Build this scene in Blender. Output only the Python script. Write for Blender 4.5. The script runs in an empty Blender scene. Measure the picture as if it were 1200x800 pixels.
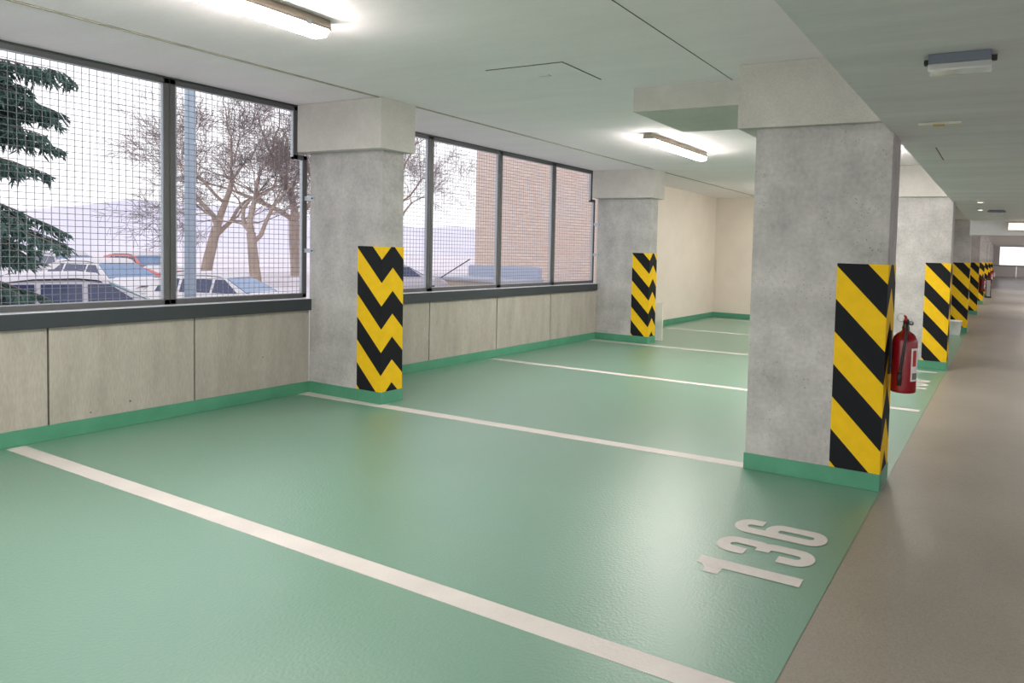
import bpy, bmesh, math, random
from mathutils import Vector, Matrix
PI = math.pi
sc = bpy.context.scene
COL = sc.collection
R = random.Random(7)

# ------------------------------------------------------------------ materials
def srgb(r, g, b):
    f = lambda c: (c / 255 / 12.92) if c / 255 <= 0.04045 else ((c / 255 + 0.055) / 1.055) ** 2.4
    return (f(r), f(g), f(b), 1.0)

def nmat(name):
    m = bpy.data.materials.new(name)
    m.use_nodes = True
    nt = m.node_tree
    return m, nt, nt.nodes['Principled BSDF']

def plain(name, col, rough=0.6, metal=0.0, spec=0.5, trans=0.0, alpha=1.0):
    m, nt, b = nmat(name)
    b.inputs['Base Color'].default_value = col
    b.inputs['Roughness'].default_value = rough
    b.inputs['Metallic'].default_value = metal
    b.inputs['Specular IOR Level'].default_value = spec
    b.inputs['Transmission Weight'].default_value = trans
    b.inputs['Alpha'].default_value = alpha
    return m

def mottled(name, c1, c2, scale=3.0, rough=0.7, stretch=(1, 1, 1), detail=6.0, bump=0.0, bump_scale=60.0,
            pits=0.0, pit_col=(0.1, 0.1, 0.1, 1), spec=0.4, lo=0.3, hi=0.7, coat=0.0, pit_scale=9.0, fine=0.0, fine_scale=90.0, rough2=None):
    """noise-mottled surface in world-anchored object coordinates"""
    m, nt, b = nmat(name)
    N, L = nt.nodes, nt.links
    geo = N.new('ShaderNodeTexCoord')
    mp = N.new('ShaderNodeMapping'); mp.inputs['Scale'].default_value = stretch
    L.new(geo.outputs['Object'], mp.inputs['Vector'])
    n1 = N.new('ShaderNodeTexNoise'); n1.inputs['Scale'].default_value = scale; n1.inputs['Detail'].default_value = detail
    n1.inputs['Roughness'].default_value = 0.62
    L.new(mp.outputs[0], n1.inputs['Vector'])
    rp = N.new('ShaderNodeValToRGB')
    rp.color_ramp.elements[0].position = lo; rp.color_ramp.elements[0].color = c1
    rp.color_ramp.elements[1].position = hi; rp.color_ramp.elements[1].color = c2
    L.new(n1.outputs['Fac'], rp.inputs['Fac'])
    col = rp.outputs['Color']
    if fine > 0:
        nf = N.new('ShaderNodeTexNoise'); nf.inputs['Scale'].default_value = fine_scale; nf.inputs['Detail'].default_value = 3
        L.new(mp.outputs[0], nf.inputs['Vector'])
        mr = N.new('ShaderNodeMapRange'); mr.inputs['From Min'].default_value = 0.3; mr.inputs['From Max'].default_value = 0.7
        mr.inputs['To Min'].default_value = 1 - fine; mr.inputs['To Max'].default_value = 1 + fine
        L.new(nf.outputs['Fac'], mr.inputs['Value'])
        mx = N.new('ShaderNodeMix'); mx.data_type = 'RGBA'; mx.blend_type = 'MULTIPLY'; mx.inputs['Factor'].default_value = 1.0
        L.new(col, mx.inputs[6]); L.new(mr.outputs[0], mx.inputs[7]); col = mx.outputs[2]
    if pits > 0:
        v = N.new('ShaderNodeTexVoronoi'); v.inputs['Scale'].default_value = pit_scale; v.inputs['Randomness'].default_value = 1.0
        L.new(geo.outputs['Object'], v.inputs['Vector'])
        vr = N.new('ShaderNodeValToRGB')
        vr.color_ramp.elements[0].position = pits * 0.7; vr.color_ramp.elements[0].color = (1, 1, 1, 1)
        vr.color_ramp.elements[1].position = pits; vr.color_ramp.elements[1].color = (0, 0, 0, 1)
        L.new(v.outputs['Distance'], vr.inputs['Fac'])
        # keep the pores only in patches
        n3 = N.new('ShaderNodeTexNoise'); n3.inputs['Scale'].default_value = 2.3
        L.new(geo.outputs['Object'], n3.inputs['Vector'])
        r3 = N.new('ShaderNodeValToRGB'); r3.color_ramp.elements[0].position = 0.38; r3.color_ramp.elements[1].position = 0.62
        L.new(n3.outputs['Fac'], r3.inputs['Fac'])
        mu = N.new('ShaderNodeMath'); mu.operation = 'MULTIPLY'
        L.new(vr.outputs['Color'], mu.inputs[0]); L.new(r3.outputs['Color'], mu.inputs[1])
        mx = N.new('ShaderNodeMix'); mx.data_type = 'RGBA'
        L.new(mu.outputs[0], mx.inputs['Factor']); L.new(col, mx.inputs[6]); mx.inputs[7].default_value = pit_col
        col = mx.outputs[2]
    L.new(col, b.inputs['Base Color'])
    b.inputs['Roughness'].default_value = rough
    if rough2 is not None:
        mr = N.new('ShaderNodeMapRange'); mr.inputs['To Min'].default_value = rough; mr.inputs['To Max'].default_value = rough2
        mr.inputs['From Min'].default_value = 0.35; mr.inputs['From Max'].default_value = 0.65
        L.new(n1.outputs['Fac'], mr.inputs['Value']); L.new(mr.outputs[0], b.inputs['Roughness'])
    b.inputs['Specular IOR Level'].default_value = spec
    b.inputs['Coat Weight'].default_value = coat
    b.inputs['Coat Roughness'].default_value = 0.42
    if bump > 0:
        n2 = N.new('ShaderNodeTexNoise'); n2.inputs['Scale'].default_value = bump_scale; n2.inputs['Detail'].default_value = 4
        L.new(mp.outputs[0], n2.inputs['Vector'])
        bp = N.new('ShaderNodeBump'); bp.inputs['Strength'].default_value = bump; bp.inputs['Distance'].default_value = 0.01
        L.new(n2.outputs['Fac'], bp.inputs['Height']); L.new(bp.outputs[0], b.inputs['Normal'])
    return m

def emit(name, col, strength):
    m, nt, b = nmat(name)
    b.inputs['Base Color'].default_value = (0.8, 0.8, 0.8, 1)
    b.inputs['Emission Color'].default_value = col
    b.inputs['Emission Strength'].default_value = strength
    return m

def stripes_mat():
    """black and yellow bands; u runs round the corner, v up: band = top - v - u"""
    m, nt, b = nmat('warning stripes')
    N, L = nt.nodes, nt.links
    uv = N.new('ShaderNodeUVMap'); uv.uv_map = 'UVMap'
    sx = N.new('ShaderNodeSeparateXYZ'); L.new(uv.outputs[0], sx.inputs[0])
    a = N.new('ShaderNodeMath'); a.operation = 'ADD'; L.new(sx.outputs['X'], a.inputs[0]); L.new(sx.outputs['Y'], a.inputs[1])
    s = N.new('ShaderNodeMath'); s.operation = 'SUBTRACT'; s.inputs[0].default_value = 1.376 - 0.017 + 0.405 * 20; L.new(a.outputs[0], s.inputs[1])
    d = N.new('ShaderNodeMath'); d.operation = 'DIVIDE'; L.new(s.outputs[0], d.inputs[0]); d.inputs[1].default_value = 0.405
    f = N.new('ShaderNodeMath'); f.operation = 'FRACT'; L.new(d.outputs[0], f.inputs[0])
    c = N.new('ShaderNodeMath'); c.operation = 'GREATER_THAN'; L.new(f.outputs[0], c.inputs[0]); c.inputs[1].default_value = 0.5
    mx = N.new('ShaderNodeMix'); mx.data_type = 'RGBA'
    L.new(c.outputs[0], mx.inputs['Factor'])
    mx.inputs[6].default_value = (0.80, 0.50, 0.012, 1); mx.inputs[7].default_value = (0.011, 0.012, 0.015, 1)
    n = N.new('ShaderNodeTexNoise'); n.inputs['Scale'].default_value = 14; n.inputs['Detail'].default_value = 5
    tc = N.new('ShaderNodeTexCoord'); L.new(tc.outputs['Object'], n.inputs['Vector'])
    mr = N.new('ShaderNodeMapRange'); mr.inputs['To Min'].default_value = 0.86; mr.inputs['To Max'].default_value = 1.1
    L.new(n.outputs['Fac'], mr.inputs['Value'])
    mm = N.new('ShaderNodeMix'); mm.data_type = 'RGBA'; mm.blend_type = 'MULTIPLY'; mm.inputs['Factor'].default_value = 1
    L.new(mx.outputs[2], mm.inputs[6]); L.new(mr.outputs[0], mm.inputs[7])
    L.new(mm.outputs[2], b.inputs['Base Color'])
    b.inputs['Roughness'].default_value = 0.7
    b.inputs['Specular IOR Level'].default_value = 0.15
    return m

def brick_mat():
    m, nt, b = nmat('pale brick')
    N, L = nt.nodes, nt.links
    tc = N.new('ShaderNodeTexCoord')
    sp = N.new('ShaderNodeSeparateXYZ'); L.new(tc.outputs['Object'], sp.inputs[0])
    cb = N.new('ShaderNodeCombineXYZ'); L.new(sp.outputs['X'], cb.inputs['X']); L.new(sp.outputs['Z'], cb.inputs['Y'])
    br = N.new('ShaderNodeTexBrick'); L.new(cb.outputs[0], br.inputs['Vector'])
    br.inputs['Scale'].default_value = 1.0
    br.inputs['Brick Width'].default_value = 0.5; br.inputs['Row Height'].default_value = 0.16
    br.inputs['Mortar Size'].default_value = 0.014
    br.inputs['Color1'].default_value = srgb(212, 192, 180); br.inputs['Color2'].default_value = srgb(222, 204, 192)  # brick tones paled so the colour carries the outdoor haze
    br.inputs['Mortar'].default_value = srgb(190, 172, 164)
    L.new(br.outputs['Color'], b.inputs['Base Color'])
    b.inputs['Roughness'].default_value = 0.9
    return m

M = {}
M['pillar'] = mottled('pillar concrete', srgb(154, 151, 149), srgb(192, 189, 186), 3.0, 0.75, detail=9.0, pits=0.15, pit_col=srgb(104, 100, 97), bump=0.14, bump_scale=35, lo=0.3, hi=0.7, fine=0.09, fine_scale=34, pit_scale=36)
M['plaster'] = mottled('rough plaster', srgb(188, 184, 178), srgb(206, 202, 196), 3, 0.9, bump=0.5, bump_scale=110, fine=0.07, fine_scale=120)
M['skirt'] = mottled('green skirting paint', srgb(72, 136, 107), srgb(84, 148, 119), 4, 0.4, bump=0.05, bump_scale=60)
M['stripes'] = stripes_mat()
M['parapet'] = mottled('board marked concrete', srgb(158, 152, 141), srgb(178, 172, 162), 2.0, 0.85, stretch=(1, 4.0, 0.7), bump=0.25, bump_scale=30, fine=0.09, fine_scale=26, pits=0.05, pit_col=srgb(90, 84, 74), pit_scale=6)
M['joint'] = plain('dark joint', srgb(92, 86, 76), 0.9)
M['ceiling'] = mottled('painted concrete ceiling', srgb(240, 229, 233), srgb(246, 236, 240), 1.3, 0.8, stretch=(0.7, 4.0, 1), bump=0.06, bump_scale=14, fine=0.02, fine_scale=30)
M['soffit'] = mottled('grey concrete soffit', srgb(204, 204, 206), srgb(221, 221, 223), 1.3, 0.75, stretch=(0.5, 4.5, 1), bump=0.1, bump_scale=16, fine=0.03, fine_scale=30)
M['white_wall'] = mottled('cream wall paint', srgb(214, 203, 190), srgb(222, 212, 199), 1.5, 0.85, bump=0.05)
M['green'] = mottled('green floor coating', srgb(101, 141, 121), srgb(111, 151, 131), 0.7, 0.33, detail=2.0, lo=0.15, hi=0.85, bump=0.24, bump_scale=75, spec=0.8, coat=0.7, fine=0.03, fine_scale=70)
M['brown'] = mottled('grey brown floor coating', srgb(138, 131, 121), srgb(152, 145, 135), 0.8, 0.34, detail=3.0, bump=0.2, bump_scale=90, spec=0.45, fine=0.11, fine_scale=110)
M['paint'] = mottled('white road paint', srgb(204, 196, 192), srgb(214, 207, 202), 5, 0.45, bump=0.15, bump_scale=80, pits=0.0)
M['frame'] = plain('dark grey steel', srgb(94, 94, 95), 0.5, 0.3)
M['wire'] = plain('galvanised wire', srgb(132, 135, 144), 0.5, 0.3)
M['galv'] = plain('galvanised steel', srgb(176, 182, 188), 0.38, 0.6)
M['sill'] = plain('anthracite sill paint', srgb(52, 58, 62), 0.45)
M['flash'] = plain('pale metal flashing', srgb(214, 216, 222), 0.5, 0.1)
M['bead'] = mottled('yellowed sealant', srgb(196, 186, 162), srgb(150, 146, 132), 8, 0.7)
M['housing'] = plain('lamp housing', srgb(168, 156, 140), 0.5)
M['tube'] = emit('lit diffuser', (1.0, 0.955, 0.90, 1), 64.0)
M['tube_warm'] = emit('warm lit tube', (1.0, 0.78, 0.55, 1), 0.75)
M['spot'] = emit('small lit lens', (1.0, 0.93, 0.8, 1), 1.6)
M['red'] = plain('extinguisher red', (0.25, 0.004, 0.010, 1), 0.25)
M['red_lever'] = plain('red lever', (0.5, 0.02, 0.02, 1), 0.35)
M['black'] = plain('black rubber', (0.012, 0.012, 0.013, 1), 0.5)
M['valve'] = plain('dark brass valve', srgb(80, 74, 68), 0.35, 0.8)
M['white'] = plain('white label', srgb(228, 226, 222), 0.5)
M['labelred'] = plain('label print', srgb(176, 40, 44), 0.5)
M['labelgrey'] = plain('label small print', srgb(120, 110, 112), 0.5)
M['bluegrey'] = plain('blue grey plastic', srgb(112, 118, 132), 0.4)
M['clear'] = plain('clear plastic', (0.9, 0.92, 0.92, 1), 0.08, trans=0.0, alpha=0.35)
M['ochre'] = plain('ochre sticker', srgb(206, 172, 96), 0.6)
M['signwhite'] = plain('white plate', srgb(214, 212, 200), 0.5)
M['bucket'] = plain('white bucket plastic', srgb(226, 226, 222), 0.4)
M['snow'] = mottled('old snow', srgb(198, 190, 200), srgb(220, 214, 224), 0.35, 0.9, bump=0.3, bump_scale=3)
M['snowy'] = plain('fresh snow', srgb(206, 202, 210), 0.9)
M['hill'] = mottled('snowy far slope', srgb(196, 194, 212), srgb(216, 212, 226), 0.03, 1.0)  # distance haze is put into this pale lavender snow colour
M['bark'] = mottled('frosted bark', srgb(160, 142, 130), srgb(184, 168, 156), 3, 0.95, stretch=(1, 1, 0.3))  # frost and outdoor haze both put into the pale bark colour
M['twig'] = plain('twig bark', srgb(132, 118, 116), 0.95)
M['needle'] = mottled('spruce needles', srgb(50, 80, 70), srgb(84, 110, 102), 6, 0.8)
M['glass'] = plain('car window glass', srgb(58, 66, 96), 0.08)
M['glass_blue'] = plain('pale blue windscreen glass', srgb(104, 130, 166), 0.08)
M['glass_green'] = plain('tinted windscreen glass', srgb(120, 148, 144), 0.08)
M['tyre'] = plain('tyre', (0.015, 0.015, 0.016, 1), 0.8)
M['car_silver'] = plain('silver car paint', srgb(176, 172, 182), 0.3, 0.3)
M['car_white'] = plain('white car paint', srgb(206, 202, 206), 0.3)
M['car_red'] = plain('red car paint', srgb(196, 112, 112), 0.35)
M['car_dark'] = plain('dark car paint', srgb(84, 90, 110), 0.3)
M['post'] = mottled('pale galvanised post', srgb(150, 168, 184), srgb(172, 188, 202), 3, 0.5, stretch=(1, 1, 0.4))
M['shedroof'] = plain('blue grey sheet roof', srgb(164, 168, 182), 0.45)
M['shedroof2'] = plain('pale blue grey upstand', srgb(168, 176, 196), 0.5)
M['shedwall'] = plain('cream render', srgb(196, 182, 166), 0.85)
M['brick'] = brick_mat()
M['barrier'] = plain('blue painted steel', srgb(84, 96, 140), 0.5)
M['pale_wall'] = plain('pale far wall', srgb(214, 206, 198), 0.85)
M['outer_wall'] = plain('outside wall', srgb(150, 146, 140), 0.9)
M['steel_dark'] = plain('dark painted steel', srgb(46, 44, 46), 0.5)
M['greypanel'] = plain('pale grey panel', srgb(170, 166, 170), 0.5)

# ------------------------------------------------------------------ mesh helpers
class MB:
    def __init__(s):
        s.bm = bmesh.new()
    def box(s, x0, x1, y0, y1, z0, z1, mi=0, bevel=0.0, rot=None):
        bm = s.bm
        vs = [bm.verts.new(Vector(p)) for p in ((x0, y0, z0), (x1, y0, z0), (x1, y1, z0), (x0, y1, z0), (x0, y0, z1), (x1, y0, z1), (x1, y1, z1), (x0, y1, z1))]
        fs = [bm.faces.new([vs[i] for i in q]) for q in ((0, 3, 2, 1), (4, 5, 6, 7), (0, 1, 5, 4), (1, 2, 6, 5), (2, 3, 7, 6), (3, 0, 4, 7))]
        for f in fs: f.material_index = mi
        if rot is not None:
            for v in vs: v.co = rot @ v.co
        if bevel > 0:
            es = list({e for f in fs for e in f.edges})
            bmesh.ops.bevel(bm, geom=es, offset=bevel, segments=2, affect='EDGES', profile=0.5)
        return s
    def prism(s, poly, z0, z1, axis='z', mi=0):
        """poly in the two other axes (cyclic order), extruded along axis"""
        bm = s.bm
        def mk(p, h):
            if axis == 'z': return (p[0], p[1], h)
            if axis == 'x': return (h, p[0], p[1])
            return (p[0], h, p[1])
        a = [bm.verts.new(mk(p, z0)) for p in poly]; b = [bm.verts.new(mk(p, z1)) for p in poly]
        n = len(poly)
        fs = [bm.faces.new(a), bm.faces.new(list(reversed(b)))]
        for i in range(n): fs.append(bm.faces.new((a[i], b[i], b[(i + 1) % n], a[(i + 1) % n])))
        for f in fs: f.material_index = mi
        return s
    def tube(s, pts, rad, n=8, caps=True, smooth=True, mi=0):
        bm = s.bm
        pts = [Vector(p) for p in pts]
        if not isinstance(rad, (list, tuple)): rad = [rad] * len(pts)
        rings = []
        t0 = (pts[1] - pts[0]).normalized()
        ref = Vector((0, 0, 1)) if abs(t0.z) < 0.9 else Vector((1, 0, 0))
        u = t0.cross(ref).normalized()
        for i, p in enumerate(pts):
            t = (pts[min(i + 1, len(pts) - 1)] - pts[max(i - 1, 0)]).normalized()
            u = (u - t * u.dot(t)).normalized(); w = t.cross(u)
            rings.append([bm.verts.new(p + (u * math.cos(2 * PI * k / n) + w * math.sin(2 * PI * k / n)) * rad[i]) for k in range(n)])
        for a, b in zip(rings, rings[1:]):
            for k in range(n):
                f = bm.faces.new((a[k], a[(k + 1) % n], b[(k + 1) % n], b[k])); f.smooth = smooth; f.material_index = mi
        if caps:
            f = bm.faces.new(list(reversed(rings[0]))); f.material_index = mi
            f = bm.faces.new(rings[-1]); f.material_index = mi
        return s
    def lathe(s, prof, n=28, c=(0, 0, 0), smooth=True, mi=0):
        bm = s.bm; rings = []
        for r, z in prof:
            if r < 1e-6: rings.append([bm.verts.new((c[0], c[1], c[2] + z))])
            else: rings.append([bm.verts.new((c[0] + r * math.cos(2 * PI * k / n), c[1] + r * math.sin(2 * PI * k / n), c[2] + z)) for k in range(n)])
        for a, b in zip(rings, rings[1:]):
            for k in range(n):
                k2 = (k + 1) % n
                if len(a) == 1 and len(b) == 1: continue
                if len(a) == 1: f = bm.faces.new((a[0], b[k2], b[k]))
                elif len(b) == 1: f = bm.faces.new((a[k], a[k2], b[0]))
                else: f = bm.faces.new((a[k], a[k2], b[k2], b[k]))
                f.smooth = smooth; f.material_index = mi
        return s
    def build(s, name, mats, parent=None, loc=(0, 0, 0), rotz=0.0, normals=True):
        if normals: bmesh.ops.recalc_face_normals(s.bm, faces=s.bm.faces)
        me = bpy.data.meshes.new(name); s.bm.to_mesh(me); s.bm.free()
        for m in (mats if isinstance(mats, (list, tuple)) else [mats]): me.materials.append(m)
        o = bpy.data.objects.new(name, me); COL.objects.link(o)
        o.location = loc; o.rotation_euler = (0, 0, rotz)
        if parent: o.parent = parent
        return o

def thing(name, label, cat, loc=(0, 0, 0), rotz=0.0, group=None):
    o = bpy.data.objects.new(name, None); COL.objects.link(o)
    o.empty_display_size = 0.1
    o.location = loc; o.rotation_euler = (0, 0, rotz)
    tag(o, label, cat, group); return o
def tag(o, label, cat, group=None):
    o['label'] = label; o['category'] = cat; o['kind'] = 'thing'
    if group: o['group'] = group
    return o
def struct(o):
    o['kind'] = 'structure'; return o
def sname(name):
    o = bpy.data.objects.new(name, None); COL.objects.link(o); o.empty_display_size = 0.1
    return struct(o)
def dup(root, loc, label, group=None, rotz=None):
    r = root.copy(); COL.objects.link(r); r.location = loc; r['label'] = label
    if rotz is not None: r.rotation_euler = (0, 0, rotz)
    if group: r['group'] = group
    for ch in list(root.children):
        c = ch.copy(); COL.objects.link(c); c.parent = r
        for g in list(ch.children):
            d = g.copy(); COL.objects.link(d); d.parent = c
    return r

# ------------------------------------------------------------------ dimensions (metres)
S = 5.0               # pillar spacing along the aisle
ZC, ZS, ZS2 = 2.63, 2.16, 2.30   # parking bay ceiling, aisle soffit
ZCB = 2.205           # underside of the pillar capitals
XE = 5.19             # edge of the green coating
XSO = 5.165            # edge of the aisle soffit
XR = 9.2              # far side of the aisle
Y0, Y1 = -13.0, 39.0

# ------------------------------------------------------------------ floor
fl = struct(MB().box(-0.2, XR, Y0, Y1, -0.9, -0.003).build('floor', M['brown']))
fl['label'] = 'grey-brown coated garage floor'
g = MB().box(0.0, XE, Y0, 10.12, -0.0025, 0.0).build('green_bay_surface', M['green'], fl)
g['label'] = 'glossy green coating of the parking bays'
def line(x0, ya, x1, yb, w=0.095):
    m = MB(); m.prism([(x0, ya), (x1, yb), (x1, yb + w), (x0, ya + w)], 0.0002, 0.0022)
    o = m.build('parking_line', M['paint'], fl); o['label'] = 'white painted bay line on the green floor'; return o
line(0.04, -2.098, 5.19, -2.152)
line(0.01, -0.105, 5.19, 0.075)
line(0.035, 2.360, 5.15, 2.390)
line(0.014, 4.592, 5.10, 4.745)
line(0.19, 6.823, 5.10, 6.95)
line(0.155, 9.06, 4.25, 9.06)
line(0.04, -4.55, 5.19, -4.60)

# bay numbers: strokes given in (u, v): u to the reader's right (+Y), v up (-X), height 0.485
def strip(bm, path, w):
    """flat mitred ribbon of constant width along an open path, in (u, v)"""
    n = len(path); L_, R_ = [], []
    for i, p in enumerate(path):
        p = Vector(p)
        if i == 0: d = (Vector(path[1]) - p).normalized(); nrm = Vector((-d.y, d.x)); k = 1
        elif i == n - 1: d = (p - Vector(path[i - 1])).normalized(); nrm = Vector((-d.y, d.x)); k = 1
        else:
            d1 = (p - Vector(path[i - 1])).normalized(); d2 = (Vector(path[i + 1]) - p).normalized()
            nrm = (Vector((-d1.y, d1.x)) + Vector((-d2.y, d2.x))).normalized(); k = 1 / max(0.5, nrm.dot(Vector((-d1.y, d1.x))))
        L_.append(p + nrm * w / 2 * k); R_.append(p - nrm * w / 2 * k)
    return L_, R_
def arc(cx, cy, rx, ry, a0, a1, n=10):
    return [(cx + rx * math.cos(math.radians(a0 + (a1 - a0) * i / n)), cy + ry * math.sin(math.radians(a0 + (a1 - a0) * i / n))) for i in range(n + 1)]
def digit_paths(ch):
    w, H, t = 0.172, 0.485, 0.066
    r = (w - t) / 2; cx = w / 2
    if ch == '3':
        return [[(t / 2, 0.325), (t / 2, H - t / 2 - r)] + arc(cx, H - t / 2 - r, r, r, 180, 0)[1:] + [(w - t / 2, 0.31)] + arc(w - t / 2 - 0.035, 0.29, 0.035, 0.035, 0, -90, 5)[1:] + [(cx - 0.015, 0.254)],
                [(cx - 0.015, 0.251)] + arc(w - t / 2 - 0.035, 0.212, 0.035, 0.039, 90, 0, 5) + [(w - t / 2, t / 2 + r)] + arc(cx, t / 2 + r, r, r, 0, -180)[1:] + [(t / 2, 0.165)]]
    if ch == '6':
        return [[(w - t / 2, 0.345), (w - t / 2, H - t / 2 - r)] + arc(cx, H - t / 2 - r, r, r, 0, 180)[1:] + [(t / 2, t / 2 + r)] + arc(cx, t / 2 + r, r, r, 180, 360)[1:] + [(w - t / 2, 0.235)] + arc(cx, 0.235, r, r * 0.95, 0, 175)[1:]]
    if ch == '8':
        return [arc(cx, 0.245 + (H - 0.245 - t / 2) / 2, r, (H - 0.245 - t / 2) / 2, 0, 360, 24), arc(cx, t / 2 + 0.107, r, 0.107, 0, 360, 24)]
def number(txt, us, x_base, y_base, label):
    m = MB(); bm = m.bm
    k = 0.0
    for ch, u0 in zip(txt, us):
        k += 0.00008
        P = lambda q: (x_base - q[1], y_base + u0 + q[0], 0.0024 + k)
        if ch == '1':
            for poly in ([(0.062, 0.0), (0.140, 0.0), (0.140, 0.352), (0.062, 0.352)], [(0.0, 0.352), (0.140, 0.352), (0.140, 0.425), (0.0, 0.425)],
                         [(0.04, 0.432), (0.0, 0.425), (0.140, 0.425), (0.140, 0.485), (0.072, 0.485), (0.064, 0.455)]):
                bm.faces.new([bm.verts.new(P(q)) for q in poly])
        else:
            for j, path in enumerate(digit_paths(ch)):
                L_, R_ = strip(bm, path, 0.066); k += 0.00004
                P2 = lambda q, i: (x_base - q[1], y_base + u0 + q[0], 0.0024 + k + i * 6e-6)
                a = [bm.verts.new(P2(q, i)) for i, q in enumerate(L_)]; b = [bm.verts.new(P2(q, i)) for i, q in enumerate(R_)]
                for i in range(len(a) - 1): bm.faces.new((a[i], a[i + 1], b[i + 1], b[i]))
    for f in bm.faces:
        f.normal_update()
        if f.normal.z < 0: f.normal_flip()
    o = m.build('bay_number', M['paint'], fl, normals=False); o['label'] = label
number('136', [0.0, 0.240, 0.482], 5.083, -1.400, 'white painted bay number 136')
number('138', [0.0, 0.240, 0.482], 5.095, 3.50, 'white painted bay number on the farther bay')

# ------------------------------------------------------------------ ceiling
ce = MB()
ce.box(-0.32, XSO, Y0, 10.0, ZC, 2.9)
co = struct(ce.build('ceiling', M['ceiling']))
struct(MB().box(-0.32, XSO, 10.0, Y1, ZC, 2.9).build('ceiling_rear', M['ceiling']))
YB, ZBM = 9.30, 1.895
so = struct(MB().box(XSO, XR, Y0, YB + 0.2, ZS, 2.9).build('ceiling_aisle', M['soffit']))
struct(MB().box(XSO, XR, YB + 0.2, Y1, ZS2, 2.9).build('ceiling_aisle_rear', M['soffit']))
so['label'] = 'lower grey concrete ceiling over the aisle'
# downstand band beside the first aisle pillar
struct(MB().box(3.22, XSO, 0.325, 1.19, 2.455, ZC + .02).build('ceiling_beam', M['plaster']))
# cross beam over the aisle
struct(MB().box(XSO + .02, XR, YB, YB + 0.45, ZBM, ZS2 + .02).build('ceiling_beam_aisle', M['soffit']))
# sealed joint near the windows (a raised yellowed bead) and a dark joint by the pillar row
tb = MB(); tb.box(0.985, 1.008, Y0, 9.5, ZC - 0.006, ZC + 0.01)
struct(tb.build('trim_1', M['bead']))
tb = MB(); tb.box(1.008, 1.012, Y0, 9.5, ZC - 0.002, ZC + 0.01)
struct(tb.build('trim_2', M['joint']))
tb = MB(); tb.box(4.016, 4.024, Y0, 0.325, ZC - 0.0012, ZC + 0.01)
struct(tb.build('trim_3', M['joint']))
# shallow hatch in the ceiling
hb = thing('ceiling_hatch', 'flush square ceiling panel with thin dark outline above the second bay', 'ceiling panel', (2.81, -0.22, ZC))
MB().box(-0.32, 0.32, -0.23, 0.23, -0.004, 0.02, bevel=0.0015).build('panel', M['ceiling'], hb)
m = MB()
m.box(-0.326, 0.326, -0.234, -0.230, -0.0045, 0.01); m.box(0.320, 0.326, -0.23, 0.23, -0.0045, 0.01)
m.build('seam', M['joint'], hb)
m = MB(); m.box(-0.045, 0.045, -0.012, 0.022, -0.009, 0.0, bevel=0.002); m.build('catch', M['signwhite'], hb)

# ------------------------------------------------------------------ parapet wall under the windows
def parapet(name, ya, yb, joints):
    m = MB()
    ys = [ya] + joints + [yb]
    for a, b in zip(ys, ys[1:]):
        m.box(-0.16, 0.0, a + (0.006 if a != ya else 0), b - (0.006 if b != yb else 0), 0.0, 0.868)
    m.box(-0.2, -0.02, ya, yb, -0.9, 0.86, mi=1)
    o = struct(m.build(name, [M['parapet'], M['joint']]))
    return o
parapet('wall_left', -4.50, 0.0, [-4.1, -2.98, -1.868, -0.967])
parapet('wall_left_middle', 0.24, 4.80, [0.40, 1.433, 2.531, 3.639])
parapet('wall_left_near', Y0, -4.78, [-9.0, -7.0])
def sill(name, ya, yb):
    m = MB(); m.box(-0.20, 0.034, ya, yb, 0.768, 0.872, bevel=0.004)
    o = struct(m.build(name, M['sill']))
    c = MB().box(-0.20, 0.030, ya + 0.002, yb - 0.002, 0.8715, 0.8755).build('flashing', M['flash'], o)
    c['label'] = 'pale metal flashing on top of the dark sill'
    return o
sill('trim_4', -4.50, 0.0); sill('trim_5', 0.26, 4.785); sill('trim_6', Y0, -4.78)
def skirting(name, x0, x1, y0, y1):
    m = MB(); m.box(x0, x1, y0, y1, 0.0, 0.104, bevel=0.003)
    return struct(m.build(name, M['skirt']))
skirting('baseboard_left', -0.02, 0.012, -4.5, -0.004)
skirting('baseboard_left_middle', -0.02, 0.012, 0.25, 4.785)
skirting('baseboard_left_near', -0.02, 0.012, Y0, -4.79)
# plain wall beyond the last window and the end wall of the bay row
struct(MB().box(-0.2, -0.03, 5.05, 9.7, -0.9, ZC).build('wall_left_far', M['white_wall']))
struct(MB().box(-0.03, 4.5, 9.55, 9.7, -0.9, ZC).build('wall_back', M['white_wall']))
skirting('baseboard_left_far', -0.04, -0.012, 5.05, 9.54)
skirting('baseboard_back', -0.03, 4.5, 9.53, 9.56)
# parapet of the rows beyond, open above
struct(MB().box(-0.2, 0.0, 9.7, Y1, -0.9, 0.87).build('wall_left_rear', M['parapet']))
# far side of the aisle
struct(MB().box(XR, XR + 0.2, Y0, Y1, -0.9, 0.95).build('wall_right', M['parapet']))

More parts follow.
